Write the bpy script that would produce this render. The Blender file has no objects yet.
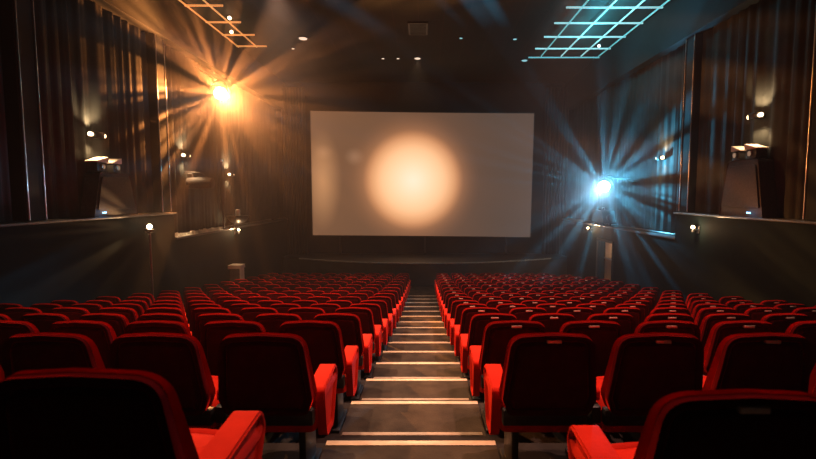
import bpy, bmesh, math, random
from mathutils import Vector, Matrix
random.seed(7)
SC = bpy.context.scene
COL = SC.collection
PI = math.pi

# ------------------------------------------------------------------ camera
HC = 4.25                       # eye height over the floor in front of the stage
FPX = 450.0
PITCH = math.atan(34.5 / FPX)
VPX, CY = 425.0, 229.5
cam_d = bpy.data.cameras.new('camera')
cam = bpy.data.objects.new('camera', cam_d); COL.objects.link(cam)
cam.location = (0, 0, HC)
cam.rotation_euler = (PI / 2 - PITCH, 0, 0)
cam_d.sensor_width = 36
cam_d.lens = FPX / 816 * 36
cam_d.shift_x = (408 - VPX) / 816
cam_d.clip_start = 0.05
cam_d.dof.use_dof = True
cam_d.dof.focus_distance = 5.5
cam_d.dof.aperture_fstop = 2.4
SC.camera = cam
SC.view_settings.view_transform = 'Standard'
SC.view_settings.look = 'None'
SC.view_settings.gamma = 1
SC.view_settings.exposure = 0.0
SC.view_settings.use_curve_mapping = False

def ray(x, y):
    cx, cy = (x - VPX) / FPX, (CY - y) / FPX
    c, s = math.cos(PITCH), math.sin(PITCH)
    return Vector((cx, c + cy * s, -s + cy * c))
def atY(x, y, Y):
    d = ray(x, y); return Vector((0, 0, HC)) + d * (Y / d.y)
def atX(x, y, X):
    d = ray(x, y); return Vector((0, 0, HC)) + d * (X / d.x)
def atZ(x, y, Z):
    d = ray(x, y); return Vector((0, 0, HC)) + d * ((Z - HC) / d.z)

# ------------------------------------------------------------------ materials
def mat(name, base=(.5, .5, .5), rough=.6, metal=0., sheen=0., sheen_tint=(1, 1, 1), sheen_rough=.4, emit=None, estr=0.,
        noise=None, bump=None, spec=None):
    m = bpy.data.materials.new(name); m.use_nodes = True
    nt = m.node_tree; b = nt.nodes['Principled BSDF']
    b.inputs['Base Color'].default_value = (*base, 1)
    b.inputs['Roughness'].default_value = rough
    b.inputs['Metallic'].default_value = metal
    if spec is not None: b.inputs['Specular IOR Level'].default_value = spec
    if sheen:
        b.inputs['Sheen Weight'].default_value = sheen
        b.inputs['Sheen Tint'].default_value = (*sheen_tint, 1)
        b.inputs['Sheen Roughness'].default_value = sheen_rough
    if emit:
        b.inputs['Emission Color'].default_value = (*emit, 1)
        b.inputs['Emission Strength'].default_value = estr
    tc = None
    if noise or bump:
        tc = nt.nodes.new('ShaderNodeTexCoord')
    if noise:
        scale, c2, lo, hi = noise
        n = nt.nodes.new('ShaderNodeTexNoise'); n.inputs['Scale'].default_value = scale
        n.inputs['Detail'].default_value = 6
        nt.links.new(tc.outputs['Object'], n.inputs['Vector'])
        r = nt.nodes.new('ShaderNodeValToRGB')
        r.color_ramp.elements[0].position = lo; r.color_ramp.elements[1].position = hi
        r.color_ramp.elements[0].color = (*base, 1); r.color_ramp.elements[1].color = (*c2, 1)
        nt.links.new(n.outputs['Fac'], r.inputs['Fac'])
        nt.links.new(r.outputs['Color'], b.inputs['Base Color'])
    if bump:
        scale, st = bump
        n = nt.nodes.new('ShaderNodeTexNoise'); n.inputs['Scale'].default_value = scale
        n.inputs['Detail'].default_value = 3
        nt.links.new(tc.outputs['Object'], n.inputs['Vector'])
        bp = nt.nodes.new('ShaderNodeBump'); bp.inputs['Strength'].default_value = st
        bp.inputs['Distance'].default_value = .01
        nt.links.new(n.outputs['Fac'], bp.inputs['Height'])
        nt.links.new(bp.outputs['Normal'], b.inputs['Normal'])
    return m

M = {}
M['velvet'] = mat('red_velvet', (.40, .013, .006), .85, sheen=.7, sheen_tint=(1, .05, .015), sheen_rough=.3,
                  noise=(9, (.50, .018, .008), .35, .7), bump=(60, .12), spec=.06)
M['shell'] = mat('shaded_back_velvet', (.038, .002, .003), .9, sheen=.5, sheen_tint=(1, .025, .012), sheen_rough=.35, noise=(14, (.052, .003, .004), .4, .7), bump=(60, .1), spec=.0)  # same red velvet, with the rear's shade put into the colour
M['black_metal'] = mat('black_metal', (.018, .022, .024), .45, .3, noise=(20, (.03, .034, .036), .4, .7))
M['plastic'] = mat('grey_plastic', (.10, .10, .10), .45, noise=(30, (.13, .125, .12), .4, .7))
M['plate'] = mat('seat_plate', (.75, .6, .5), .3, .4, noise=(40, (.8, .68, .58), .4, .6))
M['carpet'] = mat('dark_carpet', (.018, .016, .015), .95, noise=(3.5, (.03, .026, .023), .35, .7), bump=(120, .3), spec=.1)
M['tread'] = mat('brown_tread', (.016, .012, .008), .85, noise=(3.5, (.058, .044, .028), .3, .75), bump=(90, .25), spec=.2)
M['nosing'] = mat('nosing', (.52, .41, .27), .45, .2, noise=(12, (.66, .52, .35), .3, .7))
M['nosing_grey'] = mat('nosing_grey', (.27, .215, .15), .5, noise=(12, (.36, .29, .20), .3, .7))
M['wall'] = mat('dark_wall', (.008, .013, .014), .8, noise=(1.6, (.011, .017, .018), .35, .7), spec=.2)
M['wains'] = mat('dark_wainscot', (.0035, .008, .009), .75, noise=(2.0, (.005, .011, .012), .35, .7), spec=.05)
M['ledge'] = mat('ledge_lacquer', (.06, .065, .07), .3, noise=(8, (.085, .09, .095), .4, .7))
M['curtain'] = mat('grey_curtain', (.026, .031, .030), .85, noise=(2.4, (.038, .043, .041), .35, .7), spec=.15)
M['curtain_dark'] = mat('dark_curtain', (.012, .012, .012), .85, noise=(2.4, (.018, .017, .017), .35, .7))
M['chrome'] = mat('satin_metal', (.55, .55, .55), .28, 1., noise=(15, (.62, .62, .62), .4, .7))
M['stage'] = mat('stage_black', (.016, .022, .024), .55, noise=(2, (.024, .032, .034), .4, .7))
M['stage_edge'] = mat('stage_edge', (.38, .43, .43), .4, noise=(5, (.46, .5, .5), .4, .7))
M['housing'] = mat('lamp_housing', (.02, .02, .021), .4, .4, noise=(25, (.032, .032, .034), .4, .7))
M['cab'] = mat('speaker_cabinet', (.012, .010, .010), .7, noise=(30, (.03, .027, .025), .4, .7))
M['pale'] = mat('pale_lacquer', (.55, .50, .44), .5, noise=(12, (.62, .57, .5), .4, .7))
M['bulb_warm'] = mat('bulb_warm', (1, .8, .6), .4, emit=(1, .66, .36), estr=7)
M['lens_warm'] = mat('lens_warm', (1, .8, .6), .4, emit=(1, .72, .42), estr=40)
M['lens_cool'] = mat('lens_cool', (.8, .95, 1), .4, emit=(.62, .93, 1), estr=40)
M['led_blue'] = mat('led_blue', (.3, .6, 1), .4, emit=(.22, .6, 1), estr=6)
M['down_warm'] = mat('downlight_warm', (1, .85, .7), .4, emit=(1, .8, .6), estr=1.0)
M['down_cool'] = mat('downlight_cool', (.7, .9, 1), .4, emit=(.25, .75, .85), estr=.8)
M['strip_cyan'] = mat('strip_cyan', (.6, .9, .95), .4, emit=(.34, .80, .84), estr=.75)
M['strip_teal'] = mat('strip_teal', (.4, .8, .85), .4, emit=(.10, .42, .46), estr=.75)
M['down_cool2'] = mat('bulb_cool', (.7, .9, 1), .4, emit=(.6, .95, 1), estr=3)
M['strip_warm'] = mat('strip_warm', (1, .7, .4), .4, emit=(1, .40, .12), estr=.5)
M['door'] = mat('door_panel', (.50, .36, .24), .5, noise=(4, (.58, .43, .3), .4, .7))
M['glass'] = mat('foil', (.8, .77, .7), .3, .9, bump=(30, .8))

# ceiling tiles
def ceiling_mat():
    m = bpy.data.materials.new('ceiling_tiles'); m.use_nodes = True
    nt = m.node_tree; b = nt.nodes['Principled BSDF']
    b.inputs['Roughness'].default_value = .8
    tc = nt.nodes.new('ShaderNodeTexCoord'); br = nt.nodes.new('ShaderNodeTexBrick')
    br.offset = 0; br.inputs['Scale'].default_value = 1
    br.inputs['Brick Width'].default_value = .86; br.inputs['Row Height'].default_value = 1.36
    br.inputs['Mortar Size'].default_value = .018; br.inputs['Mortar Smooth'].default_value = .3
    br.inputs['Color1'].default_value = (.008, .021, .021, 1); br.inputs['Color2'].default_value = (.006, .018, .018, 1)
    br.inputs['Mortar'].default_value = (.02, .024, .024, 1)
    mp = nt.nodes.new('ShaderNodeMapping'); mp.inputs['Location'].default_value = (-.64, -.5, 0)
    nt.links.new(tc.outputs['Object'], mp.inputs['Vector']); nt.links.new(mp.outputs['Vector'], br.inputs['Vector'])
    nt.links.new(br.outputs['Color'], b.inputs['Base Color'])
    return m
M['ceiling'] = ceiling_mat()

# ------------------------------------------------------------------ mesh helpers
def obj(name, bm, m, parent=None, smooth=False, loc=None):
    me = bpy.data.meshes.new(name)
    bmesh.ops.recalc_face_normals(bm, faces=bm.faces)
    bm.to_mesh(me); bm.free()
    for k in (m if isinstance(m, (list, tuple)) else [m]): me.materials.append(k)
    if smooth:
        me.polygons.foreach_set('use_smooth', [True] * len(me.polygons))
        try: me.set_sharp_from_angle(angle=math.radians(smooth if smooth is not True else 50))
        except Exception: pass
    o = bpy.data.objects.new(name, me); COL.objects.link(o)
    if parent: o.parent = parent
    if loc is not None: o.location = loc
    return o
def tag(o, label, cat, group=None, kind=None):
    o['label'] = label; o['category'] = cat
    if group: o['group'] = group
    if kind: o['kind'] = kind
    return o
def thing(name, label, cat, loc=(0, 0, 0), rot=(0, 0, 0), group=None):
    o = bpy.data.objects.new(name, None); COL.objects.link(o)
    o.empty_display_size = .1
    o.location = loc; o.rotation_euler = rot
    return tag(o, label, cat, group)
def struct(name, bm, m, parent=None, smooth=False):
    o = obj(name, bm, m, parent, smooth)
    if parent is None: o['kind'] = 'structure'
    return o

def box(bm, x0, x1, y0, y1, z0, z1, bev=0., seg=2, mat_i=0):
    r = bmesh.ops.create_cube(bm, size=1)
    vs = r['verts']
    for v in vs:
        v.co = Vector(((x0 + x1) / 2 + v.co.x * (x1 - x0), (y0 + y1) / 2 + v.co.y * (y1 - y0), (z0 + z1) / 2 + v.co.z * (z1 - z0)))
    fs = set(f for v in vs for f in v.link_faces)
    for f in fs: f.material_index = mat_i
    if bev > 0:
        es = list(set(e for v in vs for e in v.link_edges))
        bmesh.ops.bevel(bm, geom=es, offset=bev, segments=seg, affect='EDGES', profile=.5)
    return bm
def cyl(bm, p0, p1, r0, r1=None, n=16, caps=True):
    p0, p1 = Vector(p0), Vector(p1); r1 = r0 if r1 is None else r1
    d = (p1 - p0); q = d.to_track_quat('Z', 'Y'); rings = []
    for p, r in ((p0, r0), (p1, r1)):
        rings.append([bm.verts.new(p + q @ Vector((math.cos(2 * PI * k / n) * r, math.sin(2 * PI * k / n) * r, 0))) for k in range(n)])
    for k in range(n):
        bm.faces.new((rings[0][k], rings[0][(k + 1) % n], rings[1][(k + 1) % n], rings[1][k]))
    if caps:
        bm.faces.new(rings[0][::-1]); bm.faces.new(rings[1])
    return bm
def lathe(bm, prof, n=24, axis='Z', org=(0, 0, 0)):
    org = Vector(org); rings = []
    for r, h in prof:
        ring = []
        for k in range(n):
            a = 2 * PI * k / n
            v = (math.cos(a) * r, math.sin(a) * r, h)
            if axis == 'Y': v = (v[0], v[2], v[1])
            if axis == 'X': v = (v[2], v[0], v[1])
            ring.append(bm.verts.new(org + Vector(v)))
        rings.append(ring)
    for a, b in zip(rings, rings[1:]):
        for k in range(n): bm.faces.new((a[k], a[(k + 1) % n], b[(k + 1) % n], b[k]))
    bm.faces.new(rings[0][::-1]); bm.faces.new(rings[-1])
    return bm
def tube(bm, pts, r, n=8):
    rings = []
    pts = [Vector(p) for p in pts]
    for i, p in enumerate(pts):
        d = (pts[min(i + 1, len(pts) - 1)] - pts[max(i - 1, 0)]).normalized()
        q = d.to_track_quat('Z', 'Y')
        rings.append([bm.verts.new(p + q @ Vector((math.cos(2 * PI * k / n) * r, math.sin(2 * PI * k / n) * r, 0))) for k in range(n)])
    for a, b in zip(rings, rings[1:]):
        for k in range(n): bm.faces.new((a[k], a[(k + 1) % n], b[(k + 1) % n], b[k]))
    bm.faces.new(rings[0][::-1]); bm.faces.new(rings[-1])
    return bm
def ball(bm, c, r, n=16):
    bmesh.ops.create_uvsphere(bm, u_segments=n, v_segments=max(6, n // 2), radius=r, matrix=Matrix.Translation(Vector(c)))
    return bm
def round_poly(pts, n=6):
    """pts: (a, b, radius) corners -> smooth outline."""
    out = []
    N = len(pts)
    for i, (a, b, r) in enumerate(pts):
        p = Vector((a, b)); p0 = Vector(pts[i - 1][:2]); p1 = Vector(pts[(i + 1) % N][:2])
        u = (p0 - p).normalized(); w = (p1 - p).normalized()
        if r <= 0: out.append(p); continue
        ang = u.angle(w); t = min(r / math.tan(ang / 2), (p0 - p).length * .49, (p1 - p).length * .49)
        s, e = p + u * t, p + w * t
        for k in range(n + 1):
            f = k / n
            out.append(s * (1 - f) ** 2 + p * 2 * f * (1 - f) + e * f ** 2)
    return out
def inset_outline(pts, d):
    N = len(pts); out = []
    area = sum(pts[i].x * pts[(i + 1) % N].y - pts[(i + 1) % N].x * pts[i].y for i in range(N))
    sg = 1 if area > 0 else -1
    for i in range(N):
        t = (pts[(i + 1) % N] - pts[i - 1])
        if t.length < 1e-9: out.append(pts[i].copy()); continue
        t.normalize()
        nrm = Vector((-t.y, t.x)) * sg
        out.append(pts[i] + nrm * d)
    return out
def pillow(bm, outline, layers, fmap):
    """rings of the outline, inset by layer[1], at depth layer[0]; fmap(a, b, depth) -> point."""
    rings = []
    for dep, ins in layers:
        rings.append([bm.verts.new(Vector(fmap(p.x, p.y, dep))) for p in inset_outline(outline, ins)])
    n = len(outline)
    for a, b in zip(rings, rings[1:]):
        for k in range(n): bm.faces.new((a[k], a[(k + 1) % n], b[(k + 1) % n], b[k]))
    for ring, rev, dep in ((rings[0], True, layers[0][0]), (rings[-1], False, layers[-1][0])):
        c = sum((v.co for v in ring), Vector()) / n
        cv = bm.verts.new(c)
        for k in range(n):
            f = (ring[k], ring[(k + 1) % n], cv)
            bm.faces.new(f[::-1] if rev else f)
    return bm
def edge_layers(t0, t1, r, seg=4, crown0=0., crown1=0.):
    """rounded-edge depth profile from t0 to t1 with edge radius r, domed faces."""
    L = []
    if crown0: L += [(t0 - crown0, r * 2.1), (t0 - crown0 * .7, r * 1.6)]
    for k in range(seg + 1):
        a = PI / 2 * k / seg
        L.append((t0 + r * (1 - math.sin(a)), r * (1 - math.cos(a)) if False else r * math.cos(a) * 1.0))
    for k in range(seg, -1, -1):
        a = PI / 2 * k / seg
        L.append((t1 - r * (1 - math.sin(a)), r * math.cos(a)))
    if crown1: L += [(t1 + crown1 * .7, r * 1.6), (t1 + crown1, r * 2.1)]
    return L

# ------------------------------------------------------------------ seat rows
AX = -0.10                                   # middle of the stepped aisle
PITCH_X = .60
ROW_Y = [1.22, 2.46] + [3.46 + 1.07 * k for k in range(15)]
TOP = [(0, .24), (1.2, .46), (2.44, .77), (3.4, .975), (4.5, 1.21), (5.63, 1.43), (6.74, 1.65), (7.8, 1.85), (9.2, 2.08), (11.3, 2.41), (13.5, 2.68),
       (15.6, 2.92), (18.5, 3.24), (30, 4.3)]
def top_drop(Y):
    for (a, da), (b, db) in zip(TOP, TOP[1:]):
        if a <= Y <= b: return da + (db - da) * (Y - a) / (b - a)
SEAT_H = .99
ROW_Z = [HC - top_drop(y) - SEAT_H for y in ROW_Y]
EDGE = [None, ROW_Y[1] - .33] + [y - .375 for y in ROW_Y[2:]]    # back edge of each platform
FLOOR_Z = ROW_Z[-1]

def recline(z): return -(z - .5) * .20 + max(0, z - .80) ** 2 * .25
def back_map(a, b, d): return (a, .10 + d + recline(b) - .12 * max(0, .0), b)

back_outline = round_poly([(-.235, .50, .05), (-.272, .60, .10), (-.235, .985, .10), (0, 1.003, .4), (.235, .985, .10), (.272, .60, .10), (.235, .50, .05)], 7)
def make_back():
    bm = bmesh.new()
    def fm(a, b, d):
        lum = .018 * math.sin(max(0, min(1, (b - .5) / .5)) * PI) * (1 if d > 0 else 0)
        k = max(0, min(1, (b - .70) / .30)); d *= 1 - .6 * k * k * (3 - 2 * k)      # thinner towards the top
        wing = .30 * a * a                                       # sides wrap a little forward
        return (a, .07 + d + recline(b) + lum + wing, b)
    L = [(-.012, .05), (-.011, .006), (-.004, .002)] + [q for q in edge_layers(-.010, .042, .026, 6, 0, .012) if q[0] > .014]
    return pillow(bm, back_outline, L, fm)
def make_shell():
    bm = bmesh.new()
    def fm(a, b, d):
        k = max(0, min(1, (b - .70) / .30)); d *= 1 - .45 * k * k * (3 - 2 * k)
        return (a, .07 + d + recline(b) + .30 * a * a, b - .003)
    L = []
    r = .036
    for k in range(7):
        t = PI / 2 * k / 6
        L.append((-.048 + r * (1 - math.sin(t)), .004 + r * math.cos(t)))
    L = [(-.054, r * 2.2), (-.052, r * 1.6)] + L + [(.000, .003), (.008, .010)]
    return pillow(bm, back_outline, L, fm)
def make_cushion():
    bm = bmesh.new()
    out = round_poly([(-.255, .13, .05), (.255, .13, .05), (.262, .56, .09), (0, .60, .3), (-.262, .56, .09)], 6)
    def fm(a, b, d): return (a, b, .44 + d - .03 * (1 - (b - .13) / .45) + .02)
    return pillow(bm, out, edge_layers(-.08, .045, .035, 5, 0, .018), fm)
def make_pan():
    bm = bmesh.new()
    box(bm, -.23, .23, .14, .50, .345, .385, .012)
    box(bm, -.25, .25, .10, .16, .40, .50, .012)             # hinge bar below the back
    return bm
def make_arm(w=.105):
    bm = bmesh.new()
    # side profile: rises a little to the front, rounded nose; extruded across
    prof = round_poly([(.16, .525, .03), (.52, .51, .05), (.575, .57, .05), (.52, .625, .06), (.15, .605, .04)], 6)
    return pillow(bm, prof, edge_layers(-w / 2, w / 2, w * .46, 6), lambda a, b, d: (d, a, b))
def make_leg():
    bm = bmesh.new()
    box(bm, -.022, .022, .20, .46, .03, .53, .008)
    box(bm, -.045, .045, .14, .52, .0, .03, .008)
    box(bm, -.03, .03, .10, .24, .42, .52, .008)
    return bm
def make_end_panel():
    bm = bmesh.new()
    prof = round_poly([(.22, .27, .06), (.42, .26, .06), (.565, .54, .05), (.53, .615, .05), (.16, .595, .04)], 6)
    return pillow(bm, prof, edge_layers(-.028, .028, .02, 4), lambda a, b, d: (d, a, b))
def make_plate():
    bm = bmesh.new()
    z = .962
    y = .07 + recline(z) - .030
    box(bm, -.04, .04, y - .006, y + .02, z - .010, z + .008, .003)
    return bm

def make_seat(name, side, aisle, plate):
    """side: +1 the aisle lies at -x (right block), -1 the aisle lies at +x."""
    t = thing(name, '', 'chair')
    obj('backrest', make_back(), M['velvet'], t, 60)
    obj('shaded_back_shell', make_shell(), M['shell'], t, 50)  # dark cover that stands in for shade on the seat's rear
    obj('seat_cushion', make_cushion(), M['velvet'], t, 60)
    obj('seat_pan', make_pan(), M['black_metal'], t, 30)
    ax = -side * (.25 if aisle else PITCH_X / 2)
    a = obj('armrest', make_arm(.10 if aisle else .08), M['velvet'], t, 60); a.location.x = ax
    l = obj('support_leg', make_leg(), M['black_metal'], t, 30); l.location.x = ax + (side * .095 if aisle else 0)
    if aisle:
        e = obj('end_panel', make_end_panel(), M['velvet'], t, 60); e.location.x = ax - side * .028
    if plate:
        obj('number_plate', make_plate(), M['plate'], t, 30)
    return t
def dup(root):
    r = root.copy(); COL.objects.link(r)
    for ch in list(root.children):
        c = ch.copy(); COL.objects.link(c); c.parent = r
    return r

ORD = ['first', 'second', 'third', 'fourth', 'fifth', 'sixth', 'seventh', 'eighth', 'ninth', 'tenth', 'eleventh', 'twelfth']
protos, used = {}, set()
for side in (1, -1):
    for aisle in (True, False):
        protos[(side, aisle)] = make_seat('cinema_chair', side, aisle, side > 0)
arm_protos = {}
NROW = len(ROW_Y)
n_seats = 0
for i, (Y, Z) in enumerate(zip(ROW_Y, ROW_Z)):
    for side in (1, -1):
        sname = 'right' if side > 0 else 'left'
        start = .55 + PITCH_X / 2 - .04
        if i == 0: start += .18 if side > 0 else .05
        nmax = 10
        if i == NROW - 1 and side > 0: nmax = 8
        if i == NROW - 2 and side > 0: nmax = 9
        k = 0
        while k < nmax:
            X = AX + side * (start + PITCH_X * k)
            edge = (816 - VPX) if side > 0 else VPX
            inner = abs(X) - .30
            if inner * FPX / (Y + .35) > edge * 1.0: break
            key = (side, k == 0)
            t = protos[key] if key not in used else dup(protos[key])
            used.add(key)
            t.location = (X, Y, Z - ((.085 if side > 0 else .025) if i == 0 else 0))
            n_seats += 1
            # row wording: counted from the nearer end of the hall
            if i < 9: rw = ORD[i] + ' row from the back'
            else: rw = ORD[NROW - 1 - i] + ' row from the screen'
            if i == 0 and side < 0: lab = 'big dark red seat back cut off by the lower left corner of the photo'
            elif i == 0: lab = 'big dark red seat back cut off by the lower right corner of the photo'
            elif k == 0: lab = 'red velvet seat with padded end panel, %s edge of aisle, %s' % (sname, rw)
            else: lab = 'red velvet seat, %s from the aisle in the %s block, %s' % (ORD[k], sname, rw)
            t['label'] = lab
            t['group'] = 'red cinema seats in the %s block' % sname
            k += 1
        last = t
        # the row's outer end carries one more arm and leg
        if inner * FPX / (Y + .35) <= edge * 1.0:
            if 'arm' not in arm_protos:
                arm_protos['arm'] = obj('armrest', make_arm(.08), M['velvet'], last, 60)
                arm_protos['leg'] = obj('support_leg', make_leg(), M['black_metal'], last, 30)
                a, l = arm_protos['arm'], arm_protos['leg']
            else:
                a = arm_protos['arm'].copy(); l = arm_protos['leg'].copy()
                COL.objects.link(a); COL.objects.link(l); a.parent = last; l.parent = last
            a.location = (side * PITCH_X / 2, 0, 0); l.location = (side * PITCH_X / 2, 0, 0)
print('SEATS', n_seats)

# ------------------------------------------------------------------ the hall
WX = 7.95            # side walls
WN = 7.45            # wainscot face
FRONT = 24.6
BACK = -2.5
CEIL = HC + 6.0
SPLIT = 13.35        # where the ledge steps up

# stepped floor
bm = bmesh.new()
steps = [(BACK, ROW_Z[0])] + [(EDGE[i], ROW_Z[i]) for i in range(1, NROW)]
prof = []
for j, (y, z) in enumerate(steps):
    if j: prof.append((y, steps[j - 1][1]))
    prof.append((y, z))
prof += [(FRONT, FLOOR_Z)]
vl = [bm.verts.new((-WX, y, z)) for y, z in prof]; vr = [bm.verts.new((WX, y, z)) for y, z in prof]
for k in range(len(prof) - 1): bm.faces.new((vl[k], vr[k], vr[k + 1], vl[k + 1]))
b0, b1 = bm.verts.new((-WX, BACK, -1)), bm.verts.new((WX, BACK, -1))
e0, e1 = bm.verts.new((-WX, FRONT, -1)), bm.verts.new((WX, FRONT, -1))
bm.faces.new((vl[0], b0, b1, vr[0])); bm.faces.new((vl[-1], vr[-1], e1, e0)); bm.faces.new((b0, e0, e1, b1))
struct('floor', bm, M['carpet'])

# aisle stairs
stairs = thing('aisle_stairs', 'long stepped aisle with pale edge strips between the two blocks of red seats', 'stairs', (AX, 0, 0))
HW = .60
for i in range(1, NROW):
    y0 = EDGE[i] - (EDGE[i] - (EDGE[i - 1] if EDGE[i - 1] else BACK)) + (.345 if i > 1 else 0)
    zt = ROW_Z[i - 1]; zn = ROW_Z[i]; ye = EDGE[i]
    bm = bmesh.new(); box(bm, -HW, HW, y0 if i > 1 else .2, ye - .055, zt, zt + .012); obj('tread', bm, M['tread'], stairs)
    bm = bmesh.new(); box(bm, -HW, HW, ye - .055, ye + .004, zt - .02, zt + .018, .005); obj('nosing', bm, M['nosing'], stairs, 30)
    zh = (zt + zn) / 2
    bm = bmesh.new(); box(bm, -HW, HW, ye + .004, ye + .29, zn, zh, .003); obj('half_step', bm, M['carpet'], stairs)
    bm = bmesh.new(); box(bm, -HW + .05, HW - .05, ye + .29, ye + .335, zn, zh + .006, .004); obj('nosing', bm, M['nosing_grey'], stairs, 30)
bm = bmesh.new(); box(bm, -HW, HW, EDGE[-1] + .345, 20.5, FLOOR_Z, FLOOR_Z + .012); obj('tread', bm, M['tread'], stairs)

# shell
bm = bmesh.new(); box(bm, -WX - .2, WX + .2, BACK - .2, FRONT + .2, CEIL, CEIL + .2); struct('ceiling', bm, M['ceiling'])
bm = bmesh.new(); box(bm, -WX - .2, WX + .2, FRONT, FRONT + .2, -1, CEIL); struct('wall_front', bm, M['wall'])
bm = bmesh.new(); box(bm, -WX - .2, WX + .2, BACK - .2, BACK, -1, CEIL); struct('wall_back', bm, M['wall'])
LEDGE_F, LEDGE_N = 2.98, 3.74
DOOR = (17.75, 19.25, 2.32)       # doorway in the right wainscot
for sd, nm in ((-1, 'left'), (1, 'right')):
    xa, xb = sorted((sd * WX, sd * (WX + .2)))
    bm = bmesh.new()
    if sd < 0: box(bm, xa, xb, BACK, FRONT, -1, CEIL)
    else:
        box(bm, xa, xb, BACK, DOOR[0], -1, CEIL); box(bm, xa, xb, DOOR[1], FRONT, -1, CEIL); box(bm, xa, xb, DOOR[0], DOOR[1], DOOR[2], CEIL)
    w = struct('wall_' + nm, bm, M['wall'])
    xa, xb = sorted((sd * WN, sd * (WX - .002)))
    bm = bmesh.new()
    if sd < 0: box(bm, xa, xb, SPLIT, FRONT, -1, LEDGE_F - .05)
    else:
        box(bm, xa, xb, SPLIT, DOOR[0], -1, LEDGE_F - .05); box(bm, xa, xb, DOOR[1], FRONT, -1, LEDGE_F - .05)
        box(bm, xa, xb, DOOR[0], DOOR[1], DOOR[2], LEDGE_F - .05)
    obj('wainscot', bm, M['wains'], w)
    bm = bmesh.new(); box(bm, xa, xb, BACK, SPLIT, -1, LEDGE_N - .05); obj('wainscot', bm, M['wains'], w)
    xa, xb = sorted((sd * (WN - .06), sd * (WX - .002)))
    bm = bmesh.new(); box(bm, xa, xb, SPLIT + .002, FRONT, LEDGE_F - .05, LEDGE_F, .012); obj('ledge', bm, M['ledge'], w, 30)
    bm = bmesh.new(); box(bm, xa, xb, BACK, SPLIT + .05, LEDGE_N - .05, LEDGE_N, .015); obj('ledge', bm, M['ledge'], w, 30)
    # dropped pelmet above the curtains
    xa, xb = sorted((sd * (WX - .42), sd * (WX - .002)))
    bm = bmesh.new(); box(bm, xa, xb, BACK, FRONT, HC + 4.55, CEIL - .002, .01); p = obj('pelmet', bm, M['wall'], w)

# pleated curtains on both walls
def curtain(sd, y0, y1, z0, z1, m, label, amp=.042, wl=.34):
    bm = bmesh.new(); n = int((y1 - y0) / .035)
    rnd = random.Random(int(y0 * 13 + sd * 7))
    ph = 0; cols = []
    pts = []
    for k in range(n + 1):
        f = k / n; y = y0 + (y1 - y0) * f
        ph += .035 / wl * 2 * PI * (1 + .45 * math.sin(k * .11 + sd))
        d = amp * (math.sin(ph) + .35 * math.sin(2.3 * ph + 1.2))
        pts.append((sd * (WX - .085 + d * .9), y))
    for (x, y) in pts:
        cols.append([bm.verts.new((x, y, z)) for z in (z0, z0 + (z1 - z0) * .5, z1)])
    for a, b in zip(cols, cols[1:]):
        for q in range(2): bm.faces.new((a[q], b[q], b[q + 1], a[q + 1]))
    o = obj('wall_curtain', bm, m, None, 80)
    sm = o.modifiers.new('thickness', 'SOLIDIFY'); sm.thickness = .012
    return tag(o, label, 'curtain', 'pleated curtains along the side walls')
CT = HC + 4.60
curtain(-1, 13.6, 23.9, LEDGE_F + .002, CT, M['curtain'], 'warm lit grey pleated curtain on the left wall towards the screen')
curtain(1, 13.6, 23.9, LEDGE_F + .002, CT, M['curtain'], 'grey pleated curtain on the right wall towards the screen behind bluish lamp')
curtain(-1, 9.15, 13.05, LEDGE_N + .002, CT, M['curtain'], 'grey pleated curtain above the raised ledge on the left wall', wl=.42)
curtain(1, 9.25, 13.05, LEDGE_N + .002, CT, M['curtain'], 'grey pleated curtain above the raised ledge on the right wall', wl=.42)
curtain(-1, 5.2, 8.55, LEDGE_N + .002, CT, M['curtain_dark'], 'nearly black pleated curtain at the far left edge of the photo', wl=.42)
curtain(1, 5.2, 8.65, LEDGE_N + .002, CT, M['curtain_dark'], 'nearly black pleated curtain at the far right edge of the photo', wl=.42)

# pilasters between curtains, with slim metal edge strips
n_tr = 0
for sd, nm in ((-1, 'left'), (1, 'right')):
    for (ya, yb, z0) in ((8.65, 9.1, LEDGE_N), (13.08, 13.56, LEDGE_N)):
        n_tr += 1
        xa, xb = sorted((sd * (WX - .30), sd * (WX - .002)))
        bm = bmesh.new(); box(bm, xa, xb, ya, yb, z0 + .001, CT - .05, .02)
        p = struct('trim_%d' % n_tr, bm, M['wall'])
        for y in (ya + .03, yb - .03):
            bm = bmesh.new(); x = sd * (WX - .315)
            tube(bm, [(x, y, z0 + .02), (x, y, CT - .08)], .014, 8)
            obj('edge_strip', bm, M['chrome'], p, True)
# slim tube that frames the lower curtain edge of the front sections
for sd, nm in ((-1, 'left'), (1, 'right')):
    bm = bmesh.new(); x = sd * (WN + .29); pts = [(x, 22.6, LEDGE_F + .05)]
    pts += [(x, 14.2, LEDGE_F + .05)]
    for k in range(7):
        a = PI / 2 * k / 6; pts.append((x, 14.0 - .35 * math.sin(a), LEDGE_F + .05 + .35 * (1 - math.cos(a))))
    pts += [(x, 13.65, CT - .1)]
    tube(bm, pts, .02, 8)
    tag(obj('curtain_rail_tube', bm, M['chrome'], None, True),
        'slim metal tube framing the lower edge of the %s curtain towards the screen' % nm, 'rail')

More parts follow.
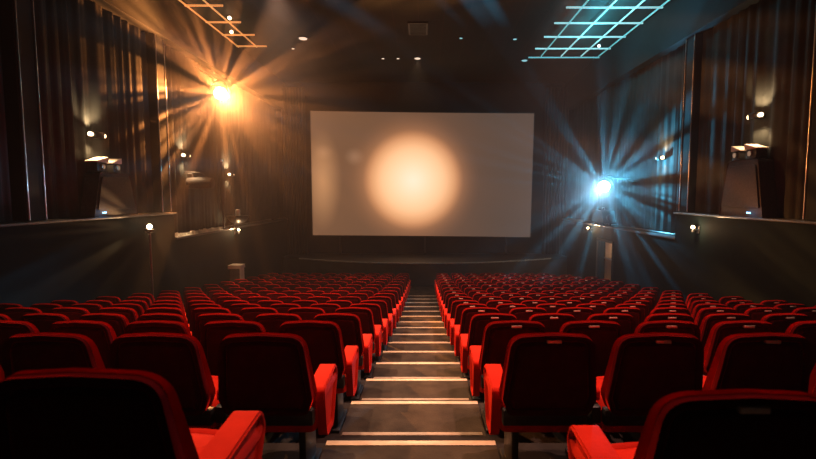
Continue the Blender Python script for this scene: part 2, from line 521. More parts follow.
# ------------------------------------------------------------------ stage and screen
def apron(y_c, y_e, half): # curved front edge
    pts = []
    for k in range(41):
        f = -1 + 2 * k / 40; pts.append((f * half, y_e + (y_c - y_e) * (1 - f * f)))
    return pts
STZ = 1.04
bm = bmesh.new(); ap = apron(20.9, 23.2, 7.40)
lo = [bm.verts.new((x, y, FLOOR_Z)) for x, y in ap]; hi = [bm.verts.new((x, y, STZ)) for x, y in ap]
blo = [bm.verts.new((ap[0][0], FRONT - .002, FLOOR_Z)), bm.verts.new((ap[-1][0], FRONT - .002, FLOOR_Z))]
bhi = [bm.verts.new((ap[0][0], FRONT - .002, STZ)), bm.verts.new((ap[-1][0], FRONT - .002, STZ))]
for k in range(40): bm.faces.new((lo[k], lo[k + 1], hi[k + 1], hi[k]))
bm.faces.new(hi + [bhi[1], bhi[0]]); bm.faces.new(lo[::-1] + [blo[0], blo[1]])
bm.faces.new((lo[0], hi[0], bhi[0], blo[0])); bm.faces.new((lo[-1], blo[1], bhi[1], hi[-1])); bm.faces.new((blo[0], bhi[0], bhi[1], blo[1]))
stage = obj('stage', bm, M['stage'], None, 30)
tag(stage, 'low black stage with a curved front edge below the screen', 'stage')
bm = bmesh.new(); ap2 = [(x * .86, y) for x, y in apron(20.88, 22.7, 7.40)]
tube(bm, [(x, 20.88 + (23.18 - 20.88) * (x / 7.4) ** 2, STZ + .012) for x, _ in ap2], .03, 8)
obj('edge_trim', bm, M['stage_edge'], stage, True)

SY = 24.05
tl, tr_, bl, br_ = atY(310, 110.5, SY), atY(534.5, 113, SY), atY(312.5, 235.5, SY), atY(530.5, 237.5, SY)
def screen_mat():
    m = bpy.data.materials.new('projected_picture'); m.use_nodes = True
    nt = m.node_tree; nt.nodes.remove(nt.nodes['Principled BSDF'])
    out = nt.nodes['Material Output']
    uv = nt.nodes.new('ShaderNodeUVMap'); uv.uv_map = 'picture'
    def math_(op, a, b=None, c=None):
        n = nt.nodes.new('ShaderNodeMath'); n.operation = op
        for i, v in enumerate((a, b, c)):
            if v is None: continue
            if isinstance(v, (int, float)): n.inputs[i].default_value = v
            else: nt.links.new(v, n.inputs[i])
        return n.outputs[0]
    sp = nt.nodes.new('ShaderNodeSeparateXYZ'); nt.links.new(uv.outputs['UV'], sp.inputs[0])
    u, v = sp.outputs[0], sp.outputs[1]
    def ramp(fac, els):
        r = nt.nodes.new('ShaderNodeValToRGB'); cr = r.color_ramp; cr.interpolation = 'B_SPLINE'
        cr.elements[0].position = els[0][0]; cr.elements[0].color = (*els[0][1], 1)
        cr.elements[1].position = els[-1][0]; cr.elements[1].color = (*els[-1][1], 1)
        for p, c in els[1:-1]:
            e = cr.elements.new(p); e.color = (*c, 1)
        nt.links.new(fac, r.inputs['Fac']); return r.outputs['Color']
    # picture: a big soft glowing ball on a brown ground
    ux = math_('MULTIPLY', math_('SUBTRACT', u, .460), 1.78); vy = math_('SUBTRACT', v, .455)
    rad = math_('SQRT', math_('ADD', math_('MULTIPLY', ux, ux), math_('MULTIPLY', vy, vy)))
    base = ramp(u, [(0, (.14, .064, .033)), (.12, (.115, .054, .029)), (.25, (.098, .05, .029)), (.5, (.09, .046, .03)), (.78, (.036, .032, .031)), (1, (.046, .041, .042))])
    ball_ = ramp(rad, [(0, (1.0, .84, .64)), (.12, (1.0, .72, .45)), (.25, (1.0, .55, .27)), (.34, (.62, .25, .095)), (.41, (.10, .034, .012)), (.55, (.0, .0, .0))])
    def blob(cx, cy, sx, sy, col):
        a = math_('DIVIDE', math_('SUBTRACT', u, cx), sx); b = math_('DIVIDE', math_('SUBTRACT', v, cy), sy)
        r = math_('SQRT', math_('ADD', math_('MULTIPLY', a, a), math_('MULTIPLY', b, b)))
        return ramp(r, [(0, col), (.5, tuple(c * .5 for c in col)), (1, (0, 0, 0))])
    parts = [base, ball_, blob(.05, .45, .09, .42, (.42, .20, .08)), blob(.195, .64, .05, .08, (.15, .085, .05)),
             blob(.055, .67, .05, .07, (.12, .06, .03))]
    acc = parts[0]
    for p in parts[1:]:
        mx = nt.nodes.new('ShaderNodeMix'); mx.data_type = 'RGBA'; mx.blend_type = 'ADD'; mx.inputs[0].default_value = 1
        nt.links.new(acc, mx.inputs[6]); nt.links.new(p, mx.inputs[7]); acc = mx.outputs[2]
    em = nt.nodes.new('ShaderNodeEmission'); em.inputs['Strength'].default_value = 1.0
    nt.links.new(acc, em.inputs['Color']); nt.links.new(em.outputs[0], out.inputs['Surface'])
    return m
M['picture'] = screen_mat()
NX, NY = 32, 12
bm = bmesh.new(); uvl = bm.loops.layers.uv.new('picture')
def scr(u, v, dy=0., gx=0., gz=0.):
    p = (bl * (1 - u) + br_ * u) * (1 - v) + (tl * (1 - u) + tr_ * u) * v
    c = 2 * u - 1
    return Vector((p.x, p.y + .12 * (1 - c * c) + dy, p.z))
gv = [[bm.verts.new(scr(a / NX, b / NY)) for b in range(NY + 1)] for a in range(NX + 1)]
for a in range(NX):
    for b in range(NY):
        f = bm.faces.new((gv[a][b], gv[a + 1][b], gv[a + 1][b + 1], gv[a][b + 1]))
        for lp, (i, j) in zip(f.loops, ((a, b), (a + 1, b), (a + 1, b + 1), (a, b + 1))): lp[uvl].uv = (i / NX, j / NY)
scr_t = thing('cinema_screen', 'wide lit cinema screen showing a soft glowing orange ball on brown', 'screen', (0, SY, STZ))
o = obj('picture_surface', bm, M['picture'], scr_t, True); o.location = (0, -SY, -STZ)
# normals must face the hall
me = o.data
bm = bmesh.new()
def rail(bm, uvs, dy0=-.05, dy1=.06, w=.045):
    pts = [scr(u, v) for u, v in uvs]
    for q, p in enumerate(pts[:-1]):
        n = pts[q + 1]
        if abs(n.x - p.x) > abs(n.z - p.z): off = Vector((0, 0, w)); 
        else: off = Vector((w, 0, 0))
        vs = []
        for dy in (dy0, dy1):
            for s in (-.5, .5):
                for P in (p, n): vs.append(bm.verts.new(P + off * s + Vector((0, dy, 0))))
        a0, b0, a1, b1, c0, d0, c1, d1 = vs
        for f in ((a0, b0, b1, a1), (c0, c1, d1, d0), (a0, c0, d0, b0), (a1, b1, d1, c1), (a0, a1, c1, c0), (b0, d0, d1, b1)): bm.faces.new(f)
for vv in (0, 1): rail(bm, [(k / NX, vv) for k in range(NX + 1)])
for uu in (0, 1): rail(bm, [(uu, k / NY) for k in range(NY + 1)])
fr = obj('screen_frame', bm, M['black_metal'], scr_t); fr.location = (0, -SY, -STZ)
bm = bmesh.new()
for x in (-4.6, 0, 4.4): box(bm, x - .05, x + .05, SY + .2, SY + .3, STZ + .004, 8.2)
st = obj('support_frame', bm, M['black_metal'], scr_t); st.location = (0, -SY, -STZ)

# black masking drapes beside the screen
for sd, nm in ((-1, 'left'), (1, 'right')):
    bm = bmesh.new(); cols = []
    for k in range(41):
        x = sd * (6.35 + 1.3 * k / 40); y = 24.3 + .05 * math.sin(k * 1.3)
        cols.append([bm.verts.new((x, y, z)) for z in (STZ + .002, 5, CEIL - .3)])
    for a, b in zip(cols, cols[1:]):
        for q in range(2): bm.faces.new((a[q], b[q], b[q + 1], a[q + 1]))
    o = obj('stage_drape', bm, M['stage'], None, 80)
    s_ = o.modifiers.new('thickness', 'SOLIDIFY'); s_.thickness = .01
    tag(o, 'tall black drape hanging at the %s side of the screen' % nm, 'curtain', 'black drapes beside the screen')

# ------------------------------------------------------------------ doorway on the right
y0, y1, zt = DOOR
bm = bmesh.new(); box(bm, WN - .04, WN + .12, y0 - .09, y0, FLOOR_Z, zt + .09); box(bm, WN - .04, WN + .12, y1, y1 + .09, FLOOR_Z, zt + .09)
box(bm, WN - .04, WN + .12, y0, y1, zt, zt + .09)
door = struct('door_1', bm, M['black_metal'])
bm = bmesh.new(); box(bm, WN + .30, WN + .36, y0 + .002, y1 - .002, FLOOR_Z + .01, zt - .01, .01); obj('door_panel', bm, M['door'], door)
bm = bmesh.new(); tube(bm, [(WN + .24, y0 + .15, FLOOR_Z + 1.55), (WN + .24, y1 - .15, FLOOR_Z + 1.55)], .03)
for yy in (y0 + .2, y1 - .2): cyl(bm, (WN + .24, yy, FLOOR_Z + 1.55), (WN + .31, yy, FLOOR_Z + 1.55), .015)
obj('push_bar', bm, M['chrome'], door, True)
DOOR_LIGHT = ((WN + .12), y0 + .3, zt - .15)

# ------------------------------------------------------------------ lights
def point(name, loc, power, color, radius=.05, parent=None):
    l = bpy.data.lights.new(name, 'POINT'); l.energy = power; l.color = color; l.shadow_soft_size = radius
    o = bpy.data.objects.new(name, l); COL.objects.link(o)
    o.location = loc
    if parent: o.parent = parent
    return o
def spot(name, loc, target, power, color, angle, blend=.6, radius=.05, parent=None):
    l = bpy.data.lights.new(name, 'SPOT'); l.energy = power; l.color = color; l.shadow_soft_size = radius
    l.spot_size = math.radians(angle); l.spot_blend = blend
    o = bpy.data.objects.new(name, l); COL.objects.link(o)
    o.location = loc
    d = Vector(target) - Vector(loc); o.rotation_euler = d.to_track_quat('-Z', 'Y').to_euler()
    if parent: o.parent = parent
    return o
def star_spot(name, loc, target, power, color, angle, spokes, seed, lo=.25, parent=None, ring=False):
    """a spot with added spokes in its strength, imitating starburst rays; no real grille."""
    o = spot(name, loc, target, power, color, angle, .5, .06, parent)
    l = o.data; l.use_nodes = True; nt = l.node_tree
    em = nt.nodes['Emission']
    tc = nt.nodes.new('ShaderNodeTexCoord'); sp = nt.nodes.new('ShaderNodeSeparateXYZ')
    nt.links.new(tc.outputs['Normal'], sp.inputs[0])
    at = nt.nodes.new('ShaderNodeMath'); at.operation = 'ARCTAN2'
    nt.links.new(sp.outputs[1], at.inputs[0]); nt.links.new(sp.outputs[0], at.inputs[1])
    # unit circle -> noise, so spokes differ and wrap round
    co = nt.nodes.new('ShaderNodeMath'); co.operation = 'COSINE'; si = nt.nodes.new('ShaderNodeMath'); si.operation = 'SINE'
    nt.links.new(at.outputs[0], co.inputs[0]); nt.links.new(at.outputs[0], si.inputs[0])
    cb = nt.nodes.new('ShaderNodeCombineXYZ'); cb.inputs[2].default_value = seed
    nt.links.new(co.outputs[0], cb.inputs[0]); nt.links.new(si.outputs[0], cb.inputs[1])
    nz = nt.nodes.new('ShaderNodeTexNoise'); nz.inputs['Scale'].default_value = spokes; nz.inputs['Detail'].default_value = 2
    nt.links.new(cb.outputs[0], nz.inputs['Vector'])
    rp = nt.nodes.new('ShaderNodeMapRange'); rp.inputs['From Min'].default_value = .47; rp.inputs['From Max'].default_value = .66
    rp.inputs['To Min'].default_value = lo; rp.inputs['To Max'].default_value = 2.2
    nt.links.new(nz.outputs['Fac'], rp.inputs['Value'])
    out = rp.outputs[0]
    if ring:                                   # added fade near the axis, so mainly rays and halo are lit
        ab = nt.nodes.new('ShaderNodeMath'); ab.operation = 'ABSOLUTE'; nt.links.new(sp.outputs[2], ab.inputs[0])
        mr = nt.nodes.new('ShaderNodeMapRange'); mr.interpolation_type = 'SMOOTHSTEP'
        mr.inputs['From Min'].default_value = .82; mr.inputs['From Max'].default_value = .38
        nt.links.new(ab.outputs[0], mr.inputs['Value'])
        mu = nt.nodes.new('ShaderNodeMath'); mu.operation = 'MULTIPLY'
        nt.links.new(out, mu.inputs[0]); nt.links.new(mr.outputs[0], mu.inputs[1]); out = mu.outputs[0]
    nt.links.new(out, em.inputs['Strength'])
    return o

WARM, COOL, AMBER = (1, .60, .30), (.10, .62, 1), (1, .30, .07)
# big effect lamps: can on a yoke
def par_lamp(name, label, pos, aim, lens_m, arm_to, r=.2):
    t = thing(name, label, 'lamp', pos)
    d = (Vector(aim) - Vector(pos)).normalized(); q = d.to_track_quat('Y', 'Z')
    t.rotation_euler = q.to_euler()
    bm = bmesh.new(); lathe(bm, [(r * .5, -.42), (r * .8, -.40), (r * .9, -.2), (r * 1.15, -.02), (r * 1.15, .02), (r * 1.0, .02), (r * .98, -.03)], 28, 'Y')
    obj('housing', bm, M['housing'], t, 40)
    bm = bmesh.new(); lathe(bm, [(r * .3, .03), (r * .7, .015), (r * .95, -.02), (r * .9, -.025)], 28, 'Y')
    obj('lens', bm, lens_m, t, 60)
    bm = bmesh.new(); pts = []
    for k in range(13):
        a = PI * k / 12; pts.append((math.cos(a) * r * 1.35, -.2, math.sin(a) * r * 1.9))
    tube(bm, pts, .018); obj('yoke', bm, M['housing'], t, True)
    inv = (Matrix.Translation(Vector(pos)) @ q.to_matrix().to_4x4()).inverted()
    bm = bmesh.new(); top = Vector((0, -.2, r * 1.9)); tgt = inv @ Vector(arm_to)
    tube(bm, [top, tgt], .03); obj('bracket_arm', bm, M['housing'], t, True)
    return t
WP = atX(220.5, 93.5, -6.6)
par_lamp('stage_lamp', 'large warm orange spotlight glaring high up on the left wall', WP, (0.2, 3, 1.8), M['lens_warm'], (-7.52, WP.y + .3, WP.z + .9), .2)
CP = atX(604, 186.5, 6.5)
par_lamp('stage_lamp', 'large bluish white spotlight glaring above the door on the right wall', CP, (0, 3, 2.0), M['lens_cool'], (7.78, CP.y + .1, CP.z + .2), .2)
def ahead(p, aim, d): return Vector(p) + (Vector(aim) - Vector(p)).normalized() * d
star_spot('warm_star_halo', ahead(WP, (0, 0, HC), .16), (-.5, 0, HC - 1.5), 7200, AMBER, 176, 9.0, 3.1, .0, None, True)  # extra light added for the rays and halo round the warm lamp
star_spot('warm_beam', ahead(WP, (2, 5, 2), .10), (1.6, 5.5, 2), 9500, (1, .33, .085), 74, 9.0, 5.2, .4)
star_spot('cool_star_halo', ahead(CP, (0, 0, HC), .16), (.3, 0, HC - .8), 2700, COOL, 176, 9.0, 8.4, .0, None, True)  # likewise added, gives the cool lamp its rays and halo
star_spot('cool_beam', ahead(CP, (-1, 5, 2), .10), (-.5, 5.5, 2), 3600, (.36, .68, 1), 70, 9.0, 6.6, .4)

# wall sconces: dark body with a bulb each side, light up and down the cloth
def sconce(px, py, sd, label, x=None, power=22, big=1., group='double ended wall lamps on the curtains'):
    xw = sd * (x if x else WX - .30)
    p = atX(px, py, xw)
    t = thing('wall_sconce', label, 'wall lamp', p, (0, 0, 0), group)
    bm = bmesh.new(); box(bm, -.09, .09, -.10 * big, .10 * big, -.07, .07, .03); obj('body', bm, M['housing'], t, 40)
    xa, xb = sorted((sd * .09, sd * .20)); bm = bmesh.new(); box(bm, xa, xb, -.06, .06, -.05, .05, .01); obj('wall_bracket', bm, M['housing'], t)
    for s in (-1, 1):
        bm = bmesh.new(); lathe(bm, [(.03, 0), (.045, .02 * s), (.05, .08 * s), (.03, .10 * s)], 16, 'Y', (0, s * .10 * big, 0))
        obj('lamp_head', bm, M['bulb_warm'], t, 50)
    for s, nm in ((1, 'up_light'), (-1, 'down_light')):
        spot(nm, p + Vector((0, 0, s * .12)), p + Vector((sd * (.35 if s > 0 else .12), 0, s * 1.5)), power, WARM, 110, .9, .04)
    return t
sconce(97, 135, -1, 'double wall lamp on the left curtain above the dark speaker cabinet', big=1.5, power=150)
sconce(186, 155.5, -1, 'double wall lamp on left curtain below the big orange spotlight', power=170)
sconce(231, 174.5, -1, 'small double wall lamp on the left curtain nearest the screen', power=170)
sconce(755, 116, 1, 'double wall lamp on the right curtain above the dark speaker cabinet', big=1.2, power=130)
sconce(660, 158, 1, 'double wall lamp on the right curtain right of the bluish spotlight', power=110)

# small bracket lamps on the wainscot
def bracket_lamp(px, py, sd, label, power=14, r=.07):
    p = atX(px, py, sd * (WN - .16))
    t = thing('bracket_lamp', label, 'wall lamp', p, (0, 0, 0), 'small lamps on the dark lower walls')
    bm = bmesh.new(); xa, xb = sorted((sd * .02, sd * .158)); box(bm, xa, xb, -.03, .03, -.06, -.02, .008); box(bm, *sorted((sd * .13, sd * .158)), -.07, .07, -.12, .08, .008)
    obj('wall_bracket', bm, M['housing'], t)
    bm = bmesh.new(); lathe(bm, [(r * .9, -.09), (r * .8, -.02), (r * .35, 0)], 16); obj('cup', bm, M['housing'], t, 40)
    bm = bmesh.new(); ball(bm, (0, 0, .05), r); obj('bulb', bm, M['bulb_warm'], t, True)
    point('bracket_light', p + Vector((-sd * .10, -.05, .05)), power, WARM, .04)
    return t
bracket_lamp(238.5, 231, -1, 'small lamp on the left lower wall above the dark pedestal', 40, .05)
bracket_lamp(693, 229, 1, 'small round lamp on the right lower wall under the raised ledge', 34, .05)
bracket_lamp(588, 229, 1, 'small lamp on the right lower wall beside the doorway', 60, .05)

point('doorway_light', DOOR_LIGHT, 40, (1, .68, .42), .06)
# lamp post by the left wall
p = atX(149.5, 226.5, -(WN - .35))
zf = max(z for y, z in zip(EDGE[1:], ROW_Z[1:]) if y <= p.y and True) if False else [z for y, z in zip(EDGE[1:], ROW_Z[1:]) if y <= p.y][-1]
t = thing('lamp_post', 'slender lamp post with a bright warm bulb beside the left wall', 'lamp', (p.x, p.y, zf))
hgt = p.z - zf
bm = bmesh.new(); lathe(bm, [(.16, 0), (.16, .03), (.04, .06), (.028, .10)], 20); obj('base', bm, M['housing'], t, 40)
bm = bmesh.new(); cyl(bm, (0, 0, .08), (0, 0, hgt - .15), .026); obj('pole', bm, M['ledge'], t, 40)
bm = bmesh.new(); lathe(bm, [(.03, hgt - .18), (.10, hgt - .14), (.12, hgt - .07), (.09, hgt - .06)], 20); obj('cup', bm, M['housing'], t, 40)
bm = bmesh.new(); ball(bm, (0, 0, hgt), .06); obj('bulb', bm, M['lens_warm'], t, True)
PP = Vector(p)
star_spot('post_light', (p.x + .10, p.y - .05, p.z), (0, 0, 3.3), 90, (1, .5, .2), 170, 8.0, 1.7, .1)

# pedestal below the left bracket lamp
p = atX(236.5, 264.5, -(WN - .25))
t = thing('pedestal', 'narrow dark pedestal with a pale lit top against the left wall', 'pedestal', (p.x, p.y, FLOOR_Z if p.y > EDGE[-1] else [z for y, z in zip(EDGE[1:], ROW_Z[1:]) if y <= p.y][-1]))
hgt = p.z - t.location.z
bm = bmesh.new(); box(bm, -.19, .19, -.19, .19, 0, hgt - .14, .01); obj('column', bm, M['ledge'], t)
bm = bmesh.new(); box(bm, -.24, .24, -.22, .22, hgt - .14, hgt, .012); obj('top_slab', bm, M['pale'], t)
bm = bmesh.new(); box(bm, .19, .215, -.19, .19, hgt - .62, hgt - .141, .004); obj('side_plate', bm, M['pale'], t)

# speaker cabinets standing on the raised ledges, each with two small pale topped boxes and a blue pilot light
def cabinet(px0, px1, pyt, sd, boxes, led, nm):
    xw = sd * (WX - .345)
    pm = atX((px0 + px1) / 2, 200, xw); ya = atX(px0, 200, xw).y; yb = atX(px1, 200, xw).y
    ya, yb = sorted((ya, yb)); zt = atX((px0 + px1) / 2, pyt, xw).z
    t = thing('loudspeaker', 'large dark loudspeaker cabinet on the raised ledge of the %s wall' % nm, 'loudspeaker', (xw, (ya + yb) / 2, LEDGE_N + .004), (0, 0, 0))
    h = zt - LEDGE_N; hw = (yb - ya) / 2
    bm = bmesh.new()
    out = round_poly([(-hw, 0, .02), (hw, 0, .02), (hw * .68, h, .12), (-hw * .68, h, .12)], 5)
    pillow(bm, out, edge_layers(-.17, .17, .02, 3), lambda a, b, d: (d, a, b)); obj('cabinet', bm, M['cab'], t, 40)
    fx = -sd
    bm = bmesh.new(); out = round_poly([(-hw * .86, h * .16, .02), (hw * .86, h * .16, .02), (hw * .62, h * .9, .08), (-hw * .62, h * .9, .08)], 5)
    pillow(bm, out, [(-.012, 0), (.012, 0.004)], lambda a, b, d: (fx * (.178 + d), a, b)); obj('front_grille', bm, M['cab'], t, 40)
    lp = atX(led[0], led[1], sd * (WX - .47))
    bm = bmesh.new(); box(bm, -.015, .015, -.05, .05, -.014, .014, .004)
    o = obj('pilot_light', bm, M['led_blue'], t); o.location = (fx * .20, (lp.y - t.location.y), .10)
    point('pilot_glow', (xw + fx * .30, lp.y, LEDGE_N + .10), .8, (.2, .55, 1), .02)
    for q, (bx, by) in enumerate(boxes):
        bp = atX(bx, by, xw)
        b = thing('small_projector', ('smaller' if q else 'larger') + ' pale topped box on top of the loudspeaker on the %s wall' % nm, 'box', (xw, bp.y, zt + .008), (0, 0, 0), 'pale topped boxes on the loudspeakers')
        w = .17 if q == 0 else .13
        bm = bmesh.new(); box(bm, -.13, .13, -w, w, .0, .22, .02); obj('case', bm, M['housing'], b, 30)
        bm = bmesh.new(); pillow(bm, round_poly([(-w - .02, .221, .008), (w + .02, .221, .008), (w + .02, .36, .01), (-w - .02, .245, .008)], 3), [(-.15, .006), (-.144, 0), (.144, 0), (.15, .006)], lambda a, b_, d: (d, a, b_)); obj('lid', bm, M['pale'], b, 30)
        bm = bmesh.new(); lathe(bm, [(.06, 0), (.06, .03), (.045, .035)], 16, 'X'); o = obj('front_lens', bm, M['chrome'], b, 40); o.location = (fx * .128 if fx > 0 else fx * .163, 0, .12)
cabinet(86, 131, 173, -1, [(97, 168), (112, 168)], (101, 207), 'left')
cabinet(726, 771, 160, 1, [(756, 156), (741, 156)], (752, 208), 'right')

# left wall: dish shaped uplight on the ledge, and a dark fitting on a bracket
p = atX(238, 218, -(WX - .59))
t = thing('dish_uplight', 'black dish shaped uplighter on the left ledge beside the screen end', 'lamp', (p.x, p.y, LEDGE_F + .004))
bm = bmesh.new(); lathe(bm, [(.12, 0), (.14, .03), (.05, .06), (.05, .14)], 20, 'Z', (-.15, 0, 0)); obj('foot', bm, M['housing'], t, 40)
bm = bmesh.new(); lathe(bm, [(.10, .14), (.34, .20), (.52, .36), (.56, .46), (.52, .46), (.40, .36)], 28); b = obj('dish', bm, M['housing'], t, 40); b.scale = (.72, .9, 1)
bm = bmesh.new(); lathe(bm, [(.09, .34), (.09, .66), (.07, .70)], 16); obj('cap', bm, M['pale'], t, 40)
p = atX(200, 183, -(WX - .62))
t = thing('wall_spotlight', 'dark drum shaped fitting on a bracket on the left curtain, unlit', 'lamp', p)
bm = bmesh.new(); lathe(bm, [(.10, -.42), (.17, -.38), (.20, 0), (.17, .40), (.12, .44)], 20, 'X'); obj('drum', bm, M['cab'], t, 40)
bm = bmesh.new(); tube(bm, [(.2, 0, .18), (.1, 0, .33), (-.52, 0, .36)], .02); tube(bm, [(-.2, 0, .18), (-.25, 0, .30), (-.52, 0, .33)], .02); obj('bracket', bm, M['housing'], t, True)
p = atX(222, 178, -(WX - .36))
t = thing('wall_post', 'upright dark spindle standing on left ledge right of the drum fitting', 'post', (p.x, p.y, LEDGE_F + .004))
bm = bmesh.new(); lathe(bm, [(.10, 0), (.10, .03), (.035, .05), (.035, .9), (.08, 1.0), (.10, 1.4), (.07, 1.75), (.035, 1.9), (.03, 2.5)], 16); obj('spindle', bm, M['housing'], t, 40)
bm = bmesh.new(); lathe(bm, [(.02, 2.48), (.045, 2.53), (.03, 2.60)], 16); obj('finial', bm, M['chrome'], t, 40)

# rumpled foil on the left ledge
bm = bmesh.new(); rr = random.Random(3)
a0 = atX(174, 225, -(WN + .05)).y; a1 = atX(221, 222, -(WN + .05)).y
n = 60; rows = []
for k in range(n + 1):
    y = a0 + (a1 - a0) * k / n; h = .03 + .13 * rr.random() * (1 if k % 14 > 2 else .2)
    rows.append([bm.verts.new((-(WN - .03) - j * .085 + rr.uniform(-.01, .01), y, LEDGE_F + .003 + (h if 0 < j < 3 else 0) * rr.uniform(.5, 1))) for j in range(4)])
for a, b in zip(rows, rows[1:]):
    for j in range(3): bm.faces.new((a[j], b[j], b[j + 1], a[j + 1]))
o = obj('foil_garland', bm, M['glass'])
tag(o, 'glittering rumpled foil garland lying along the left ledge', 'garland')

# right wall: bulky dark projector on the ledge below the cool lamp
p = atX(603, 218, WX - .42)
t = thing('ledge_projector', 'bulky dark projector on the right ledge under the bluish spotlight', 'projector', (p.x, p.y, LEDGE_F + .004))
bm = bmesh.new(); out = round_poly([(-.7, .10, .05), (.7, .10, .05), (.64, .52, .12), (.22, .66, .06), (-.5, .62, .12)], 5)
pillow(bm, out, edge_layers(-.25, .25, .03, 3), lambda a, b, d: (d, a, b)); obj('case', bm, M['cab'], t, 40)
for sx in (-.14, .14):
    for sy in (-.42, .42):
        bm = bmesh.new(); cyl(bm, (sx, sy, 0), (sx, sy, .11), .03); obj('foot', bm, M['housing'], t, True)
bm = bmesh.new(); lathe(bm, [(.13, 0), (.13, -.06), (.10, -.08)], 20, 'Y', (0, -.68, .34)); obj('front_lens', bm, M['housing'], t, 40)
bm = bmesh.new(); tube(bm, [(0, -.15, .62), (0, -.12, .73), (0, .12, .73), (0, .15, .64)], .018); obj('carry_handle', bm, M['chrome'], t, True)
# stand for the cool lamp bracket is on the wall; pale cloth strip on the ledge end
bm = bmesh.new()
y0_, y1_ = atX(583, 231, WN).y, atX(563, 229, WN).y
if y0_ > y1_: y0_, y1_ = y1_, y0_
rows = []
for k in range(25):
    y = y0_ + (min(y1_, 23.8) - y0_) * k / 24; rows.append([bm.verts.new((WN - .02 + j * .08, y, LEDGE_F + .004 + (.05 + .03 * math.sin(k * 1.7 + j) if 0 < j < 3 else 0))) for j in range(4)])
for a, b in zip(rows, rows[1:]):
    for j in range(3): bm.faces.new((a[j], b[j], b[j + 1], a[j + 1]))
tag(obj('ledge_cloth', bm, M['pale'], None, True), 'pale crumpled cloth strip on the right ledge next to the screen', 'cloth')

# ceiling light grids
def light_grid(name, label, xs, ys, x0, x1, m1, m2, y_ext, glow, knots=()):
    t = thing(name, label, 'ceiling light', ((x0 + x1) / 2, (ys[0] + ys[-1]) / 2, CEIL))
    L = t.location
    for y in ys:
        m = m2 if y == ys[-1] else m1
        bm = bmesh.new(); box(bm, x0 - L.x, x1 - L.x, y - .017 - L.y, y + .017 - L.y, -.13, -.08); obj('light_strip', bm, m, t)
    for x in xs:
        m = m2 if x in (xs[0], xs[-1]) and len(xs) > 2 else m1
        bm = bmesh.new(); box(bm, x - .014 - L.x, x + .014 - L.x, y_ext[0] - L.y, y_ext[1] - L.y, -.128, -.082); obj('light_strip', bm, m, t)
    for x in (xs[0], xs[-1]):
        for y in ys:
            bm = bmesh.new(); cyl(bm, (x - L.x, y - L.y, -.085), (x - L.x, y - L.y, 0), .008, n=6)
            obj('hanger', bm, M['housing'], t)
    for kx, ky in knots:
        k = atZ(kx, ky, CEIL - .15); bm = bmesh.new(); ball(bm, (k.x - L.x, k.y - L.y, -.15), .06); obj('bulb', bm, glow[2], t, True)
    for y in ys[:3]: point('strip_light', ((x0 + x1) / 2, y, CEIL - .45), glow[0], glow[1], .1)
ysG = [atZ(600, yy, CEIL).y for yy in (4, 20, 34, 46, 55)]
light_grid('ceiling_light_grid', 'grid of thin cyan light strips on the ceiling above the right wall', [4.95, 5.80, 6.65, 7.40], ysG, 4.45, 7.5, M['strip_cyan'], M['strip_teal'], (12.6, 19.7), (46, (.10, .70, .85), M['down_cool2']), [(599, 46)])
ysW = [atZ(230, yy, CEIL).y for yy in (2, 19, 32, 43.5)]
light_grid('ceiling_light_grid', 'grid of thin amber light strips on the ceiling above the left wall', [-7.45, -6.72], ysW, -7.5, -6.3, M['strip_warm'], M['strip_warm'], (12.8, ysW[-1] + .1), (5, (1, .40, .12), M['bulb_warm']), [(229.5, 18), (231.5, 32)])

# recessed ceiling downlights
def downlight(px, py, m, label, r=.09, w=0):
    p = atZ(px, py, CEIL)
    t = thing('ceiling_downlight', label, 'ceiling light', (p.x, p.y, CEIL), (0, 0, 0), 'small recessed ceiling downlights')
    bm = bmesh.new(); lathe(bm, [(r * 1.5, 0), (r * 1.5, -.02), (r * 1.1, -.03), (r * 1.05, -.01)], 20); obj('trim_ring', bm, M['housing'], t, 40)
    bm = bmesh.new(); lathe(bm, [(r, -.012), (r * .9, -.035), (r * .4, -.045)], 20); obj('lens', bm, m, t, 40)
    if w: spot('downlight_beam', (p.x, p.y, CEIL - .08), (p.x, p.y - .6, 0), w, (1, .8, .62), 95, .8, .08)
DL = [(303, 38, 'down_warm', 'bright warm ceiling downlight right of the amber strip grid', .16), (293, 48, 'down_warm', 'tiny warm ceiling downlight just below the bright warm one', .06),
      (383, 58, 'down_warm', 'tiny pale ceiling downlight above the screen, left of a close twin', .06), (398, 58, 'down_warm', 'tiny pale ceiling downlight above the screen, middle of three', .06),
      (417.5, 58, 'down_warm', 'bright pale ceiling downlight straight above the screen centre', .13), (461, 37.5, 'down_cool', 'tiny ceiling downlight right of the square ceiling vent', .06),
      (515, 38.5, 'down_cool', 'tiny teal ceiling downlight left of the cyan strip grid', .07), (524.5, 60, 'down_cool', 'oval teal ceiling downlight nearest the right end of screen top', .13)]
for px, py, m, lab, r in DL: downlight(px, py, M[m], lab, r)
pd = atZ(417.5, 58, CEIL)
spot('added_aisle_beam', (pd.x, pd.y, CEIL - .1), (AX, 4.2, 2.3), 2900, (1, .66, .38), 15, .9, .05)  # narrow beam added to brighten the aisle's edge strips and treads
# square vent
p = atZ(418, 28, CEIL)
t = thing('ceiling_vent', 'square dark vent in the middle of the ceiling', 'vent', (p.x, p.y, CEIL))
bm = bmesh.new()
for s in (-1, 1):
    box(bm, s * .32 - .03, s * .32 + .03, -.55, .55, -.05, 0); box(bm, -.35, .35, s * .55 - .03, s * .55 + .03, -.05, 0)
obj('frame', bm, M['housing'], t)
bm = bmesh.new()
for k in range(9): box(bm, -.29, .29, -.48 + k * .12 - .03, -.48 + k * .12 + .03, -.035, -.02)
obj('louvre', bm, M['black_metal'], t)

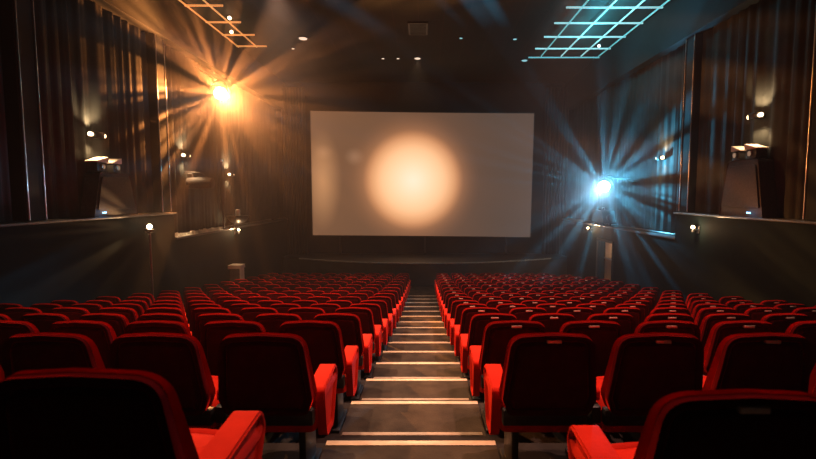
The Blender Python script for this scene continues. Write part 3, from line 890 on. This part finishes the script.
# unseen downlights added over the seats to brighten their tops
for q, (x, y, c) in enumerate([(-4.2, 13.0, (1, .55, .34)), (4.2, 13.0, (1, .50, .40)), (-3.6, 7.6, (1, .55, .34)), (3.6, 7.6, (1, .50, .40)), (-2.2, 4.1, (1, .52, .30)), (2.2, 4.1, (1, .47, .36))]):
    p = Vector((x, y, CEIL))
    t = thing('ceiling_downlight', 'added unseen ceiling downlight above the %s rows of the %s block' % ('front' if y > 10 else 'middle' if y > 5 else 'rear', 'left' if x < 0 else 'right'), 'ceiling light', p, (0, 0, 0), 'small recessed ceiling downlights')
    bm = bmesh.new(); lathe(bm, [(.2, 0), (.2, -.02), (.16, -.03), (.15, -.01)], 20); obj('trim_ring', bm, M['housing'], t, 40)
    bm = bmesh.new(); lathe(bm, [(.14, -.012), (.12, -.035), (.06, -.045)], 20); obj('lens', bm, M['down_warm'], t, 40)
    spot('added_top_light', (x, y, CEIL - .12), (x * .6, y - .2, 0), 3000 if y > 10 else 3800 if y > 5 else 2200, c, 76, 1.0, .12)

# ------------------------------------------------------------------ haze in the hall
HAZE = [(tuple(WP), .27), (tuple(CP), .27), (tuple(PP), .05)]
w = bpy.data.worlds.new('hall_air'); SC.world = w; w.use_nodes = True
nt = w.node_tree
bg = nt.nodes['Background']; bg.inputs['Color'].default_value = (0, 0, 0, 1); bg.inputs['Strength'].default_value = 0
vs = nt.nodes.new('ShaderNodeVolumeScatter')
vs.inputs['Color'].default_value = (1, 1, 1, 1); vs.inputs['Density'].default_value = .006; vs.inputs['Anisotropy'].default_value = 0.0
# extra haze density added around the lamps to shape their glow
geo = nt.nodes.new('ShaderNodeNewGeometry')
def wm(op, a, b):
    n = nt.nodes.new('ShaderNodeMath'); n.operation = op
    for i, v in enumerate((a, b)):
        if isinstance(v, (int, float)): n.inputs[i].default_value = v
        else: nt.links.new(v, n.inputs[i])
    return n.outputs[0]
dens = None
for P, A in HAZE:
    n = nt.nodes.new('ShaderNodeVectorMath'); n.operation = 'DISTANCE'
    nt.links.new(geo.outputs['Position'], n.inputs[0]); n.inputs[1].default_value = P
    d2 = wm('MULTIPLY', n.outputs['Value'], n.outputs['Value'])
    v = wm('DIVIDE', A, wm('POWER', wm('ADD', d2, 2.0), 1.5))
    dens = v if dens is None else wm('ADD', dens, v)
dens = wm('ADD', dens, .0003)
nt.links.new(dens, vs.inputs['Density'])
nt.links.new(vs.outputs[0], nt.nodes['World Output'].inputs['Volume'])
w.cycles.volume_step_size = 1.2
w.cycles.volume_sampling = 'EQUIANGULAR'
SC.cycles.volume_step_rate = 3.5
SC.cycles.max_bounces = 5
SC.cycles.diffuse_bounces = 2
SC.cycles.volume_bounces = 0
SC.cycles.use_denoising = True
SC.cycles.sample_clamp_indirect = 4
